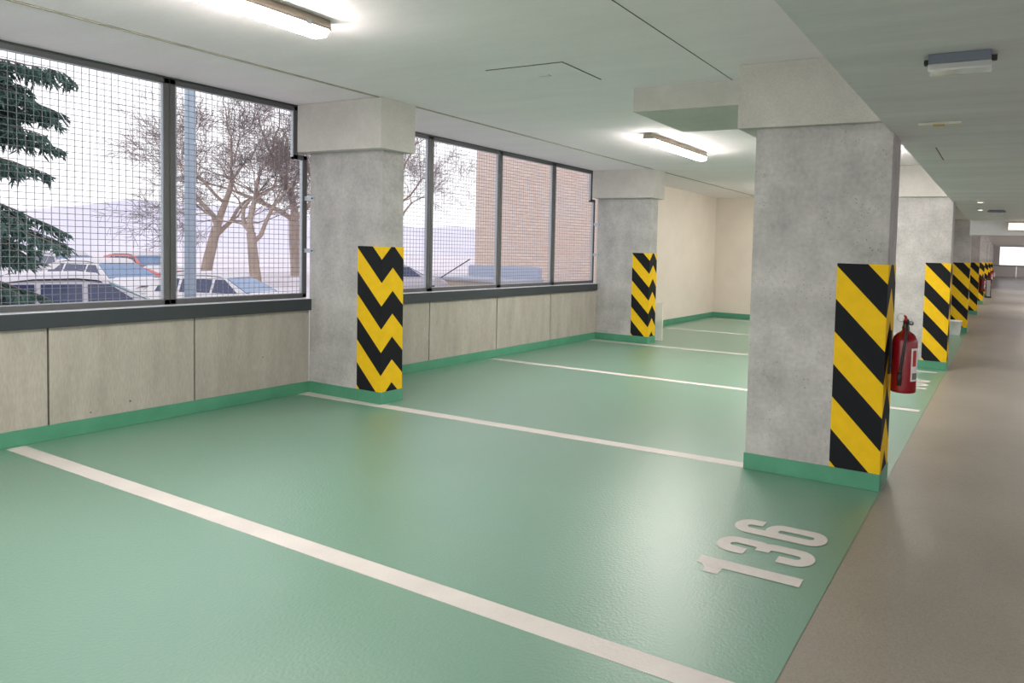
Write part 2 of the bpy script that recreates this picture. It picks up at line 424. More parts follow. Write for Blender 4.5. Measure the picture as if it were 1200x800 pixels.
# ------------------------------------------------------------------ steel mesh guard panels in the window openings
FX0, FX1 = -0.115, -0.070      # frame depth
def guard(idx, outline, y_lo, y_hi, z_lo, z_hi, clip=None, notch=None):
    """outline: closed (y, z) polygon of frame centre lines"""
    root = sname('window_%d' % idx)
    m = MB(); t = 0.019
    n = len(outline)
    for i in range(n):
        (ya, za), (yb, zb) = outline[i], outline[(i + 1) % n]
        m.box(FX0, FX1, min(ya, yb) - t, max(ya, yb) + t, min(za, zb) - t, max(za, zb) + t, bevel=0.002)
    fr = m.build('frame', M['frame'], root)
    m = MB(); t2 = t + 0.0055
    for i in range(n):
        (ya, za), (yb, zb) = outline[i], outline[(i + 1) % n]
        if abs(ya - yb) > abs(za - zb): m.box(FX0 + 0.003, FX1 - 0.007, min(ya, yb), max(ya, yb), za - t2, za + t2)
        else: m.box(FX0 + 0.003, FX1 - 0.007, ya - t2, ya + t2, min(za, zb), max(za, zb))
    m.build('edge_strip', M['galv'], fr)
    w = MB(); p = 0.0430; r = 0.0021; xw = -0.106
    def zmax(y): return notch[1] if (notch and y > notch[0]) else z_hi
    def ymax(z): return notch[0] if (notch and z > notch[1]) else y_hi
    k = 1
    while y_lo + k * p < y_hi - 0.005:
        y = y_lo + k * p; w.tube([(xw, y, z_lo), (xw, y, zmax(y))], r, 4, caps=False, smooth=False); k += 1
    k = 1
    while z_lo + k * p < z_hi - 0.005:
        z = z_lo + k * p; w.tube([(xw + 2 * r, y_lo, z), (xw + 2 * r, ymax(z), z)], r, 4, caps=False, smooth=False); k += 1
    w.build('wire_mesh', M['wire'], root)
    return root
ZL, ZH = 0.897, 2.598
def rect(a, b): return [(a, ZL), (b, ZL), (b, ZH), (a, ZH)]
e = 0.021
MUL = [-1.102, 1.492, 2.632, 3.757]
guard(1, rect(-2.21 + e, MUL[0] - e), -2.21 + e, MUL[0] - e, ZL, ZH)
a, b1, b2, zn = MUL[0] + e, -0.088, 0.002, 2.165
nroot = guard(2, [(a, ZL), (b2, ZL), (b2, zn), (b1, zn), (b1, ZH), (a, ZH)], a, b2, ZL, ZH, notch=(b1, zn))
def brackets(root, y_face, yp, zs):
    for z in zs:
        m = MB()
        m.box(-0.075, 0.062, y_face - 0.006, y_face - 0.0005, z - 0.02, z + 0.02, bevel=0.001)
        br = m.build('bracket', M['galv'], root)
        mm = MB(); mm.lathe([(0, 0), (0.009, 0), (0.009, 0.005), (0, 0.007)], 10)
        bo = mm.build('bolt', M['frame'], br); bo.location = (0.04, y_face - 0.006, z); bo.rotation_euler = (PI / 2, 0, 0)
brackets(nroot, 0.0, 0.0, [1.795, 1.315])
guard(3, rect(0.385, MUL[1] - e), 0.385, MUL[1] - e, ZL, ZH)
guard(4, rect(MUL[1] + e, MUL[2] - e), MUL[1] + e, MUL[2] - e, ZL, ZH)
guard(5, rect(MUL[2] + e, MUL[3] - e), MUL[2] + e, MUL[3] - e, ZL, ZH)
a, b1, b2 = MUL[3] + e, 4.713, 4.80
nroot2 = guard(6, [(a, ZL), (b2, ZL), (b2, zn), (b1, zn), (b1, ZH), (a, ZH)], a, b2, ZL, ZH, notch=(b1, zn))
brackets(nroot2, 4.789, 4.8, [1.80, 1.325])
guard(7, rect(-3.32 + e, -2.21 - e), -3.32 + e, -2.21 - e, ZL, ZH)
for k, (ya, yb) in enumerate([(-4.5, -0.07), (0.27, 4.72)]):
    m = MB(); m.box(-0.13, -0.062, ya, yb, ZH + 0.019, ZC + 0.01)
    struct(m.build('trim_%d' % (7 + k), M['sill']))

# ------------------------------------------------------------------ striped concrete pillars
def stripe_sheet(xs, xc, d, parent, zb=0.107, zt=1.376, th=0.0035):
    """painted wrap round the aisle-side corners of a pillar, with u measured round the corner"""
    bm = bmesh.new(); uvl = bm.loops.layers.uv.new('UVMap')
    w = xc - xs
    out = [(xs, -th, 0.0), (xc + th, -th, w), (xc + th, d / 2, w - d * 0.6), (xc + th, d + th, w), (xs, d + th, 0.0)]
    inn = [(xs, 0.0), (xs, d)]
    top = [bm.verts.new((x, y, zt)) for x, y, u in out]; bot = [bm.verts.new((x, y, zb)) for x, y, u in out]
    for i in range(4):
        f = bm.faces.new((bot[i], bot[i + 1], top[i + 1], top[i]))
        for l, (u, v) in zip(f.loops, ((out[i][2], zb), (out[i + 1][2], zb), (out[i + 1][2], zt), (out[i][2], zt))): l[uvl].uv = (u, v)
    # closing rims
    rim = [(xs, 0.0), (xc, 0.0), (xc, d / 2), (xc, d), (xs, d)]
    for z, ring in ((zt, top), (zb, bot)):
        iv = [bm.verts.new((x, y, z)) for x, y in rim]
        for i in range(4):
            f = bm.faces.new((ring[i], ring[i + 1], iv[i + 1], iv[i]))
            for l, u in zip(f.loops, (out[i][2], out[i + 1][2], out[i + 1][2], out[i][2])): l[uvl].uv = (u, z)
    me = bpy.data.meshes.new('warning_stripes'); 
    bmesh.ops.recalc_face_normals(bm, faces=bm.faces)
    bm.to_mesh(me); bm.free(); me.materials.append(M['stripes'])
    o = bpy.data.objects.new('warning_stripes', me); COL.objects.link(o); o.parent = parent
    o['label'] = 'black and yellow diagonal hazard stripes on the pillar corner'
    return o
def pillar(x0, x1, d, xs, cap, loc, label, group, capz=ZCB, ztop=ZC, shaft_top=ZCB + 0.01):
    t = thing('concrete_pillar', label, 'pillar', loc, 0, group)
    MB().box(x0, x1, 0, d, 0.0, shaft_top, bevel=0.006).build('shaft', M['pillar'], t)
    cx0, cx1, cy0, cy1 = cap
    MB().box(cx0, cx1, cy0, cy1, capz, ztop, bevel=0.005).build('capital', M['plaster'], t)
    s = MB(); s.box(x0 - 0.006, x1 + 0.007, -0.007, d + 0.007, 0.0, 0.106, bevel=0.003); s.build('skirting', M['skirt'], t)
    stripe_sheet(xs, x1, d, t)
    return t
LG = 'striped pillars along the windows'
capL = (-0.045, 1.03, -0.094, 0.268)
pl = pillar(0.0, 0.948, 0.222, 0.650, capL, (0.0, 0.0, 0.0), 'square concrete pillar with black and yellow corner between the two window openings', LG)
dup(pl, (0, 4.789, 0), 'farther striped window-side pillar where the mesh windows end at the cream wall', LG)
dup(pl, (0, -4.789, 0), 'striped window-side pillar nearest the viewer', LG)
RG = 'striped pillars along the aisle'
capR = (4.212, 5.16, -0.094, 0.268)
pr = pillar(4.315, 5.181, 0.2964, 4.877, (4.200, XSO - 0.001, -0.045, 0.31), (0, 0.038, 0), 'large nearest concrete pillar with the red extinguisher hung on its striped side', RG, capz=2.222, shaft_top=2.232)
# the shaft reaches up beside the soffit
names = ['second pillar in the aisle row, just behind the red extinguisher', 'third pillar in the aisle row, white bucket standing at its foot',
         'fourth striped pillar in the aisle row', 'fifth striped pillar in the aisle row', 'sixth striped pillar in the aisle row, beside the dark floor stand',
         'seventh striped pillar in the aisle row', 'last striped pillar of the aisle row, nearest the bright end window']
for k, lb in enumerate(names):
    dup(pr, (0, 0.038 + S * (k + 1), 0), lb, RG)

# ------------------------------------------------------------------ fluorescent lamps
def lamp(loc, label, rotz=0.0, length=1.36, group='lit strip lamps on the bay ceiling', body='tube'):
    t = thing('ceiling_lamp', label, 'lamp', loc, rotz, group)
    h = length / 2
    m = MB()
    m.prism([(-0.045, 0.0), (0.045, 0.0), (0.068, -0.044), (0.068, -0.060), (-0.068, -0.060), (-0.068, -0.044)], -h, h, axis='y')
    for f in (-1, 1): m.prism([(-0.045, 0), (0.045, 0), (0.055, -0.06), (-0.055, -0.06)], f * (h + 0.02), f * h, axis='y')
    hs = m.build('housing', M['housing'], t)
    m = MB()
    m.prism([(-0.063, -0.059), (0.063, -0.059), (0.060, -0.080), (0.044, -0.098), (-0.044, -0.098), (-0.060, -0.080)], -h + 0.004, h - 0.004, axis='y')
    m.build('diffuser', M[body], t)
    for i in range(4):
        y = -h + 0.12 + i * (length - 0.24) / 3
        for sx in (-1, 1):
            m = MB(); m.box(sx * 0.066 - 0.004, sx * 0.066 + 0.004, y - 0.014, y + 0.014, -0.068, -0.036, bevel=0.0015)
            m.build('clip', M['galv'], hs)
    return t
l1 = lamp((2.33, -2.25, ZC), 'bright strip lamp on the ceiling nearest the viewer, cut by the top of the photo')
dup(l1, (2.40, 2.72, ZC), 'bright strip lamp on the ceiling between the window pillars and the large aisle pillar')
dup(l1, (2.40, 7.70, ZC), 'farthest strip lamp on the bay ceiling, over the last bay by the cream wall')
dup(l1, (2.33, -7.3, ZC), 'strip lamp on the bay ceiling behind the viewer')
dup(l1, (2.33, -11.5, ZC), 'strip lamp on the bay ceiling farthest behind the viewer')
for k, y in enumerate((12.6, 17.7, 22.7, 27.7, 33.0)):
    dup(l1, (2.4, y, ZC), ['first', 'second', 'third', 'fourth', 'fifth'][k] + ' strip lamp over the rows beyond the cream end wall')
lb = lamp((6.50, YB + 0.001, 2.055), 'dim warm strip lamp on the face of the cross beam over the aisle', rotz=PI / 2, length=1.36, group=None, body='tube_warm')
lb.rotation_euler = Matrix(((0, 1, 0), (0, 0, 1), (1, 0, 0))).to_euler()
dup(l1, (6.6, -6.0, ZS), 'strip lamp on the aisle ceiling beside the viewer', 'strip lamps far along the aisle')  # added out of view to brighten the dim aisle
dup(l1, (4.3, 3.3, ZC), 'strip lamp hidden behind the large nearest pillar')  # added unseen lamp that brightens the second aisle pillar
for k, (x, y) in enumerate(((4.2, -6.5), (4.2, -10.5), (0.8, -8.5))):  # added fill lamps out of view, lighting the near pillar faces
    dup(l1, (x, y, ZC), ['first', 'second', 'third'][k] + ' extra strip lamp on the bay ceiling behind the viewer')
for k, (x, y) in enumerate(((7.6, -8.5), (7.6, -11.5), (8.3, 8.2))):  # more added lamps out of view, lifting the aisle light
    dup(l1, (x, y, ZS), ['nearer strip lamp on the aisle ceiling behind the viewer', 'farther strip lamp on the aisle ceiling behind the viewer', 'strip lamp on the aisle ceiling right of the second pillar'][k], 'strip lamps far along the aisle')
for k, y in enumerate((18.5, 25.0, 31.5)):
    dup(l1, (7.4, y, ZS2), ['first', 'second', 'third'][k] + ' strip lamp on the aisle ceiling beyond the cross beam', 'strip lamps far along the aisle')

# small fittings on the aisle soffit
def exit_light(loc, label):
    t = thing('ceiling_light', label, 'light fitting', loc, 0, 'unlit emergency lights on the aisle ceiling')
    MB().box(-0.105, 0.105, -0.04, 0.04, -0.035, 0.0, bevel=0.003).build('housing', M['bluegrey'], t)
    MB().box(-0.108, 0.108, -0.043, 0.043, -0.062, -0.036, bevel=0.006).build('lens', M['clear'], t)
    for s in (-1, 1):
        m = MB(); m.box(s * 0.113 - 0.01, s * 0.113 + 0.01, -0.012, 0.012, -0.03, -0.012, bevel=0.002); m.build('end_clip', M['black'], t)
    return t
e1 = exit_light((5.63, -1.45, ZS), 'small blue-grey unlit light fitting on the aisle ceiling, nearest the viewer')
dup(e1, (5.655, 6.55, ZS), 'small dark light fitting on the aisle ceiling beyond the second pillar')
t = thing('ceiling_plate', 'thin white plate with an ochre patch on the aisle ceiling', 'ceiling plate', (5.455, -0.19, ZS))
MB().box(-0.11, 0.11, -0.028, 0.028, -0.014, 0.0, bevel=0.003).build('plate', M['signwhite'], t)
MB().box(-0.035, 0.025, -0.0285, 0.0285, -0.0146, -0.012).build('patch', M['ochre'], t)
struct(MB().box(5.355, 5.362, 0.65, 1.25, ZS - 0.0012, ZS + 0.01).build('trim_9', M['joint']))
for k, (x, y, lb_) in enumerate([(5.49, 4.95, 'small round lit ceiling spot over the aisle, nearer of two'), (5.45, 6.28, 'small round lit ceiling spot over the aisle, farther of two')]):
    t = thing('ceiling_spot', lb_, 'spotlight', (x, y, ZS), 0, 'small lit spots on the aisle ceiling')
    m = MB(); m.lathe([(0, 0), (0.05, 0), (0.05, -0.012), (0.036, -0.02), (0.036, -0.012), (0, -0.012)], 20); m.build('ring', M['signwhite'], t)
    m = MB(); m.lathe([(0, -0.026), (0.034, -0.02), (0.034, -0.013), (0, -0.013)], 20); m.build('lens', M['spot'], t)

# ------------------------------------------------------------------ fire extinguishers on the pillars
def extinguisher(loc, label, group):
    """origin: bottom centre of the cylinder; the pillar is towards -X"""
    t = thing('fire_extinguisher', label, 'fire extinguisher', loc, 0, group)
    r = 0.076
    m = MB()
    m.lathe([(0, 0.012), (r - 0.012, 0.012), (r - 0.004, 0.0), (r, 0.004), (r, 0.02), (r, 0.31), (r - 0.006, 0.335), (r - 0.026, 0.358), (0.03, 0.37), (0.022, 0.376), (0.022, 0.39), (0, 0.39)], 36)
    m.build('cylinder', M['red'], t)
    m = MB(); m.lathe([(0, 0.385), (0.02, 0.385), (0.024, 0.395), (0.018, 0.41), (0.018, 0.44), (0.012, 0.448), (0, 0.448)], 16)
    m.box(-0.012, 0.045, -0.01, 0.01, 0.412, 0.432, bevel=0.003)
    v = m.build('valve', M['valve'], t)
    m = MB()
    m.tube([(0.02, 0, 0.425), (0.038, 0, 0.425)], 0.016, 14); m.build('gauge', M['galv'], v)
    m = MB()
    m.tube([(-0.012, 0, 0.435), (0.0, -0.015, 0.448), (0.004, -0.045, 0.462), (0.0, -0.075, 0.472)], [0.007, 0.009, 0.008, 0.006], 8)
    m.tube([(-0.006, 0.01, 0.43), (0.0, -0.02, 0.44), (0.002, -0.06, 0.452)], [0.007, 0.008, 0.006], 8)
    m.build('lever', M['red_lever'], t)
    m = MB()
    m.tube([(-0.03 + 0.022 * math.cos(a), -0.012, 0.455 + 0.024 * math.sin(a)) for a in [i * PI / 8 for i in range(17)]], 0.0022, 6)
    m.build('pin_ring', M['galv'], t)
    m = MB()
    m.tube([(0.0, -0.015, 0.425), (0.012, -0.045, 0.42), (0.016, -0.075, 0.385), (0.012, -0.089, 0.33), (0.0, -0.090, 0.22), (-0.012, -0.088, 0.12), (-0.014, -0.086, 0.075)], 0.0085, 10)
    h = m.build('hose', M['black'], t)
    m = MB(); m.tube([(-0.013, -0.087, 0.13), (-0.0135, -0.087, 0.10), (-0.014, -0.088, 0.05)], [0.011, 0.015, 0.012], 12)
    m.build('nozzle', M['black'], h)
    # label band on the side that faces the aisle
    def band(a0, a1, z0, z1, rr, mat, name, par):
        m = MB(); n = 8
        vs = []
        for i in range(n + 1):
            a = math.radians(a0 + (a1 - a0) * i / n)
            vs.append([m.bm.verts.new((rr * math.cos(a), rr * math.sin(a), z)) for z in (z0, z1)])
        for p, q in zip(vs, vs[1:]): f = m.bm.faces.new((p[0], q[0], q[1], p[1])); f.smooth = True
        return m.build(name, mat, par)
    lab = band(-52, 20, 0.075, 0.275, r + 0.0008, M['white'], 'label', t)
    band(-44, -22, 0.165, 0.262, r + 0.0014, M['labelred'], 'label_print', lab)
    band(-44, -10, 0.085, 0.125, r + 0.0014, M['labelgrey'], 'label_print', lab)
    m = MB()
    m.box(-r - 0.0175, -r - 0.004, -0.02, 0.02, 0.10, 0.37, bevel=0.002)
    m.box(-r - 0.014, -r + 0.004, -0.03, 0.03, 0.15, 0.17, bevel=0.001)
    m.build('wall_bracket', M['black'], t)
    return t
EG = 'red fire extinguishers hung on the aisle pillars'
ex = extinguisher((5.279, 0.19, 0.60), 'red fire extinguisher with black hose on the nearest large pillar', EG)
dup(ex, (5.279, 15.2, 0.62), 'small distant red fire extinguisher on the fourth aisle pillar', EG)
dup(ex, (5.279, 25.2, 0.62), 'tiny distant red fire extinguisher on the sixth aisle pillar', EG)
dup(ex, (5.279, 30.2, 0.62), 'farthest tiny red fire extinguisher near the end window', EG)

# bucket by the third pillar, floor stand further on, plastic sheet by the far window pillar
t = thing('bucket', 'white plastic bucket on the green floor in front of the third aisle pillar', 'bucket', (4.97, 9.55, 0))
m = MB(); m.lathe([(0, 0), (0.115, 0), (0.12, 0.01), (0.145, 0.26), (0.152, 0.262), (0.152, 0.275), (0.14, 0.275), (0.112, 0.015), (0, 0.012)], 28); m.build('body', M['bucket'], t)
m = MB(); m.tube([(0.15 * math.cos(a), -0.10 * math.sin(a) - 0.01, 0.262 - 0.07 * math.sin(a)) for a in [i * PI / 12 for i in range(13)]], 0.003, 6); m.build('handle', M['galv'], t)
t = thing('floor_stand', 'dark framed floor stand with pale grey panel beside the sixth pillar', 'stand', (5.24, 24.6, 0))
m = MB()
m.box(-0.1, -0.07, -0.02, 0.02, 0, 0.72, bevel=0.004); m.box(0.07, 0.1, -0.02, 0.02, 0, 0.72, bevel=0.004); m.box(-0.1, 0.1, -0.02, 0.02, 0.69, 0.73, bevel=0.004)
m.box(-0.12, 0.12, -0.12, 0.12, 0, 0.05, bevel=0.01); m.build('frame', M['steel_dark'], t)
MB().box(-0.068, 0.068, -0.008, 0.008, 0.1, 0.68, bevel=0.002).build('panel', M['greypanel'], t)
t = thing('plastic_sheet', 'narrow clear plastic sheet standing behind the far window-side pillar', 'sheet', (0.76, 5.25, 0))
MB().box(-0.2, 0.2, 0.0, 0.004, 0.0, 0.60).build('sheet', M['clear'], t)
m = MB(); m.box(0.196, 0.206, -0.004, 0.008, 0.0, 0.605); m.box(-0.2, 0.2, -0.004, 0.008, 0.0, 0.012); m.build('edge_strip', M['signwhite'], t)

# ------------------------------------------------------------------ far end of the aisle: a ramp up to a parapet and an open window
m = MB(); m.prism([(Y1, -0.9), (45.0, -0.9), (45.0, 0.45), (Y1, 0.0)], XSO - 1.0, XR + 0.2, axis='x'); struct(m.build('floor_ramp', M['brown']))
m = MB(); m.box(XSO - 1.2, 6.45, 45.0, 45.2, -0.9, 1.2); m.box(6.47, 8.0, 45.0, 45.2, -0.9, 1.2); m.box(8.02, 9.6, 45.0, 45.2, -0.9, 1.2); struct(m.build('wall_end', M['pale_wall']))
m = MB(); m.box(XSO - 1.2, 9.6, 44.96, 45.0, 1.14, 1.22); struct(m.build('trim_10', M['outer_wall']))
m = MB(); m.box(XSO - 1.2, 5.42, 44.9, 45.2, 1.2, 3.0); m.box(5.42, 9.6, 44.9, 45.2, 2.44, 3.0); struct(m.build('wall_end_upper', M['pale_wall']))
struct(MB().box(XSO - 1.0, XR + 0.2, Y1, 45.2, 2.62, 2.9).build('ceiling_end', M['soffit']))
struct(MB().box(XSO - 1.2, XSO - 1.0, Y1, 45.2, -0.9, 2.9).build('wall_end_left', M['outer_wall']))

# ------------------------------------------------------------------ outside
G = -0.9
m = MB(); bm = m.bm
nx, ny = 46, 46
grid = [[bm.verts.new((-0.2 - 90 * (i / nx) ** 1.5, -30 + 130 * j / ny, G + (0.10 * math.sin(i * 1.3 + j * 0.7) + 0.06 * math.sin(j * 2.1)) * min(1, i / 8))) for j in range(ny + 1)] for i in range(nx + 1)]
for i in range(nx):
    for j in range(ny):
        f = bm.faces.new((grid[i][j], grid[i][j + 1], grid[i + 1][j + 1], grid[i + 1][j])); f.smooth = True
for row in grid:
    for v in row:
        k_ = max(0.0, 1 - abs(v.co.x + 15.6) / 4.0) ** 0.5; v.co.z -= 0.26 * k_ * k_ * (3 - 2 * k_)
o = struct(m.build('ground', M['snow']))
for f in o.data.polygons: pass
struct(MB().box(-120, 120, -60, 160, G - 0.6, G - 0.3).build('ground_base', M['snow']))
# hazy hills
def hill(name, pts, back, z0=-2.0):
    m = MB(); bm = m.bm; rows = []
    for s in range(5):
        f = s / 4
        rows.append([bm.verts.new((x - back * f * 0.94, y + back * f * 0.34, z0 + (z - z0) * math.sin(f * PI / 2))) for x, y, z in pts])
    for a, b in zip(rows, rows[1:]):
        for i in range(len(pts) - 1):
            f = bm.faces.new((a[i], a[i + 1], b[i + 1], b[i])); f.smooth = True
    return struct(m.build(name, M['hill']))
hp = []
for i in range(40):
    y = -30 + i * 8
    x = -150 + 0.15 * y
    z = 8.5 + 2.5 * math.sin(i * 0.5 + 0.4) * math.exp(-((i - 9) / 9) ** 2) + 0.7 * math.sin(i * 1.7) - 0.10 * max(0, i - 10)
    hp.append((x, y, z))
hill('hill_far', hp, 40)

# parked cars
def car(name_label, loc, rotz, paint, glass='glass', kind='hatch', screen='glass_blue', group='snow-covered cars parked outside'):
    t = thing('parked_car', name_label, 'car', loc, rotz, group)
    # stations along x (front = +x): x, half width, belt height, roof height (0 = no cabin), roof half width
    if kind == 'hatch':
        st = [(-2.05, 0.70, 0.78), (-1.98, 0.80, 0.92), (-1.5, 0.86, 0.95), (-0.6, 0.87, 0.93), (0.5, 0.87, 0.92), (1.05, 0.86, 0.92), (1.6, 0.83, 0.84), (2.0, 0.74, 0.70), (2.1, 0.62, 0.55)]
        cab = [(-1.92, 0.93, 0.10), (-1.5, 1.36, 0.66), (-0.9, 1.44, 0.62), (0.0, 1.45, 0.61), (0.35, 1.40, 0.60), (1.15, 0.93, 0.62)]
    else:
        st = [(-2.25, 0.70, 0.75), (-2.15, 0.80, 0.95), (-1.5, 0.86, 0.98), (-0.6, 0.88, 0.95), (0.5, 0.88, 0.94), (1.05, 0.87, 0.94), (1.7, 0.84, 0.85), (2.15, 0.75, 0.72), (2.28, 0.62, 0.55)]
        cab = [(-1.70, 0.97, 0.10), (-1.0, 1.38, 0.60), (-0.5, 1.43, 0.60), (0.1, 1.44, 0.60), (0.5, 1.38, 0.60), (1.3, 0.94, 0.62)]
    m = MB(); bm = m.bm; rings = []
    for x, w, zb in st:
        half = [(w * 0.90, 0.20), (w, 0.45), (w, 0.62), (w * 0.955, zb - 0.04), (w * 0.90, zb)]
        rings.append([bm.verts.new((x, y, z)) for y, z in half] + [bm.verts.new((x, 0, zb + 0.03))] + [bm.verts.new((x, -y, z)) for y, z in reversed(half)])
    for a, b in zip(rings, rings[1:]):
        for i in range(len(a) - 1): f = bm.faces.new((a[i], a[i + 1], b[i + 1], b[i])); f.smooth = True
        f = bm.faces.new((a[-1], a[0], b[0], b[-1]))
    bm.faces.new(rings[0]); bm.faces.new(list(reversed(rings[-1])))
    # cabin shell
    prev = None
    for x, zr, wr in cab:
        wb = 0.80
        wt = wr if zr > 1.1 else wb * 0.93
        row = [bm.verts.new((x, wb, 0.90)), bm.verts.new((x, wt, max(0.91, zr - 0.03))), bm.verts.new((x, wt * 0.8, max(0.92, zr))), bm.verts.new((x, -wt * 0.8, max(0.92, zr))), bm.verts.new((x, -wt, max(0.91, zr - 0.03))), bm.verts.new((x, -wb, 0.90))]
        if prev:
            for i in range(5): f = bm.faces.new((prev[i], prev[i + 1], row[i + 1], row[i])); f.smooth = True
        prev = row
    m.build('body', paint, t)
    # side windows, windscreen and rear window
    x0, x1, x2, x3, x4, x5 = [c[0] for c in cab]
    z1, z4 = cab[1][1], cab[4][1]
    for s in (1, -1):
        def P(x, z, off=0.012):
            f = (z - 0.90) / 0.52
            return (x, s * (0.80 + (0.605 - 0.80) * f + off), z)
        for (xa, xb, xta, xtb) in ((x0 + 0.42, x2 + 0.02, x1 + 0.12, x2 + 0.02), (x2 + 0.10, x3 + 0.06, x2 + 0.10, x3 + 0.06), (x3 + 0.14, x5 - 0.30, x3 + 0.14, x4 + 0.05)):
            m = MB(); q = [P(xa, 0.97), P(xb, 0.97), P(xtb, 1.345), P(xta, 1.345)]
            a_ = [m.bm.verts.new(p) for p in q]; b_ = [m.bm.verts.new((p[0], p[1] - s * 0.02, p[2])) for p in q]
            m.bm.faces.new(a_); m.bm.faces.new(list(reversed(b_)))
            for i in range(4): m.bm.faces.new((a_[i], b_[i], b_[(i + 1) % 4], a_[(i + 1) % 4]))
            m.build('side_window', M[glass], t)
    for nm, (xa, za), (xb, zb), mt in (('windscreen', (x5, 0.93), (x4, z4), screen), ('rear_window', (x0, cab[0][1]), (x1, z1), glass)):
        m = MB(); d = Vector((xb - xa, 0, zb - za)); n = Vector((d.z, 0, -d.x)).normalized()
        if n.z < 0: n = -n
        lo = Vector((xa, 0, za)) + d * 0.10 + n * 0.014; hi = Vector((xa, 0, za)) + d * 0.93 + n * 0.014
        q = [lo + Vector((0, 0.70, 0)), lo - Vector((0, 0.70, 0)), hi - Vector((0, 0.54, 0)), hi + Vector((0, 0.54, 0))]
        a_ = [m.bm.verts.new(p) for p in q]; b_ = [m.bm.verts.new(p - n * 0.03) for p in q]
        m.bm.faces.new(a_); m.bm.faces.new(list(reversed(b_)))
        for i in range(4): m.bm.faces.new((a_[i], b_[i], b_[(i + 1) % 4], a_[(i + 1) % 4]))
        m.build(nm, M[mt], t)
    # snow lying on roof and bonnet
    m = MB(); bm = m.bm; prev = None
    for x, z, w in ((x1 - 0.02, z1 - 0.01, 0.52), (x1 + 0.1, z1 + 0.09, 0.55), (x2, 1.53, 0.56), (x3, 1.545, 0.56), (x4 - 0.1, 1.51, 0.55), (x4 + 0.05, z4 - 0.01, 0.52)):
        row = [bm.verts.new((x, w + 0.04, z - 0.09)), bm.verts.new((x, w - 0.05, z)), bm.verts.new((x, -w + 0.05, z)), bm.verts.new((x, -w - 0.04, z - 0.09))]
        if prev:
            for i in range(3): f = bm.faces.new((prev[i], prev[i + 1], row[i + 1], row[i])); f.smooth = True
        prev = row
    m.build('roof_snow', M['snowy'], t)
    m = MB(); bm = m.bm; prev = None
    for x, w, zb in [s_ for s_ in st if s_[0] > 1.0][:3]:
        row = [bm.verts.new((x, w * 0.86, zb)), bm.verts.new((x, w * 0.6, zb + 0.075)), bm.verts.new((x, -w * 0.6, zb + 0.075)), bm.verts.new((x, -w * 0.86, zb))]
        if prev:
            for i in range(3): f = bm.faces.new((prev[i], prev[i + 1], row[i + 1], row[i])); f.smooth = True
        prev = row
    m.build('bonnet_snow', M['snowy'], t)
    for sx in (-1.3, 1.35):
        for s in (1, -1):
            m = MB(); m.tube([(sx, s * 0.70, 0.31), (sx, s * 0.89, 0.31)], 0.31, 20); m.build('wheel', M['tyre'], t)
    return t
CARS = [
    ('silver car under snow, nearest the windows, side windows dark', (-10.5, 2.45, G), 69, 'car_silver', 'glass', 'sedan'),
    ('white snowy car turned three-quarters to the garage, behind the nearest silver car', (-19.6, 7.05, G), 10, 'car_white', 'glass', 'hatch'),
    ('snowy white car half hidden by the window post and pale mast', (-15.0, 7.9, G - 0.25), 25, 'car_white', 'glass', 'hatch'),
    ('dark car under snow in the back row beside the spruce', (-28.0, 7.0, G), 8, 'car_dark', 'glass', 'sedan'),
    ('snowy silver car in the back row beside the dark one', (-28.6, 9.6, G), 4, 'car_silver', 'glass', 'hatch'),
    ('red car under snow in the back row', (-28.8, 12.35, G), 6, 'car_red', 'glass', 'hatch'),
    ('snowy car outside the second window, beside the striped pillar', (-16.6, 15.2, G), 70, 'car_silver', 'glass', 'hatch'),
]
for i_, (lb_, loc, rz, pm, gl, kd) in enumerate(CARS): car(lb_, loc, math.radians(rz), M[pm], gl, kd, 'glass_green' if i_ == 0 else 'glass_blue')

# mast, barrier, low shed, brick building
t = thing('mast', 'tall pale blue-grey round mast outside in front of the bare trees', 'post', (-8.0, 3.235, G))
m = MB(); m.tube([(0, 0, 0), (0, 0, 9.0)], [0.095, 0.075], 20); m.build('shaft', M['post'], t)
m = MB(); m.lathe([(0.0, 0.0), (0.17, 0.0), (0.17, 0.02), (0.10, 0.05), (0.097, 0.12), (0, 0.12)], 20); m.build('base_plate', M['post'], t)
t = thing('barrier', 'long low blue barrier in the snow between two bare trunks', 'barrier', (-26.5, 14.6, G), math.radians(55))
m = MB(); m.box(-1.0, 1.0, -0.06, 0.06, 0.14, 0.34, bevel=0.02); m.build('rail', M['barrier'], t)
for x in (-0.9, 0.9): MB().box(x - 0.05, x + 0.05, -0.05, 0.05, 0, 0.2).build('foot', M['barrier'], t)
t = thing('low_shed', 'low cream annex with blue-grey sheet roof in front of the brick building', 'shed', (-15.3, 19.4, G))
m = MB(); m.box(-2.4, 2.0, -1.0, 1.0, 0, 0.72); m.build('wall', M['shedwall'], t)
m = MB(); m.box(-2.6, 2.2, -1.2, 1.1, 0.72, 0.86, bevel=0.03); m.build('roof', M['shedroof'], t)
m = MB(); m.prism([(-2.0, 0.86), (2.1, 0.86), (2.1, 1.35), (1.9, 1.42), (-1.9, 1.36), (-2.0, 1.3)], 0.75, 1.05, axis='y'); m.build('roof_upstand', M['shedroof2'], t)
t = thing('brick_building', 'large pale pinkish brick building filling the right windows', 'building', (-22.4, 26.0, G))
m = MB(); m.box(0, 21.5, 0, 12, 0, 13); m.build('wall', M['brick'], t)
m = MB(); m.box(-0.2, 21.7, -0.2, 12.2, 13, 13.3); m.build('roof', M['shedroof'], t)
t = thing('barrier', 'thin slanted barrier arm outside beside the snowy car', 'barrier', (-14.0, 15.3, G))
m = MB(); m.tube([(0.0, -0.2, 0.95), (0.5, 0.95, 1.75)], 0.022, 8); m.build('arm', M['steel_dark'], t)
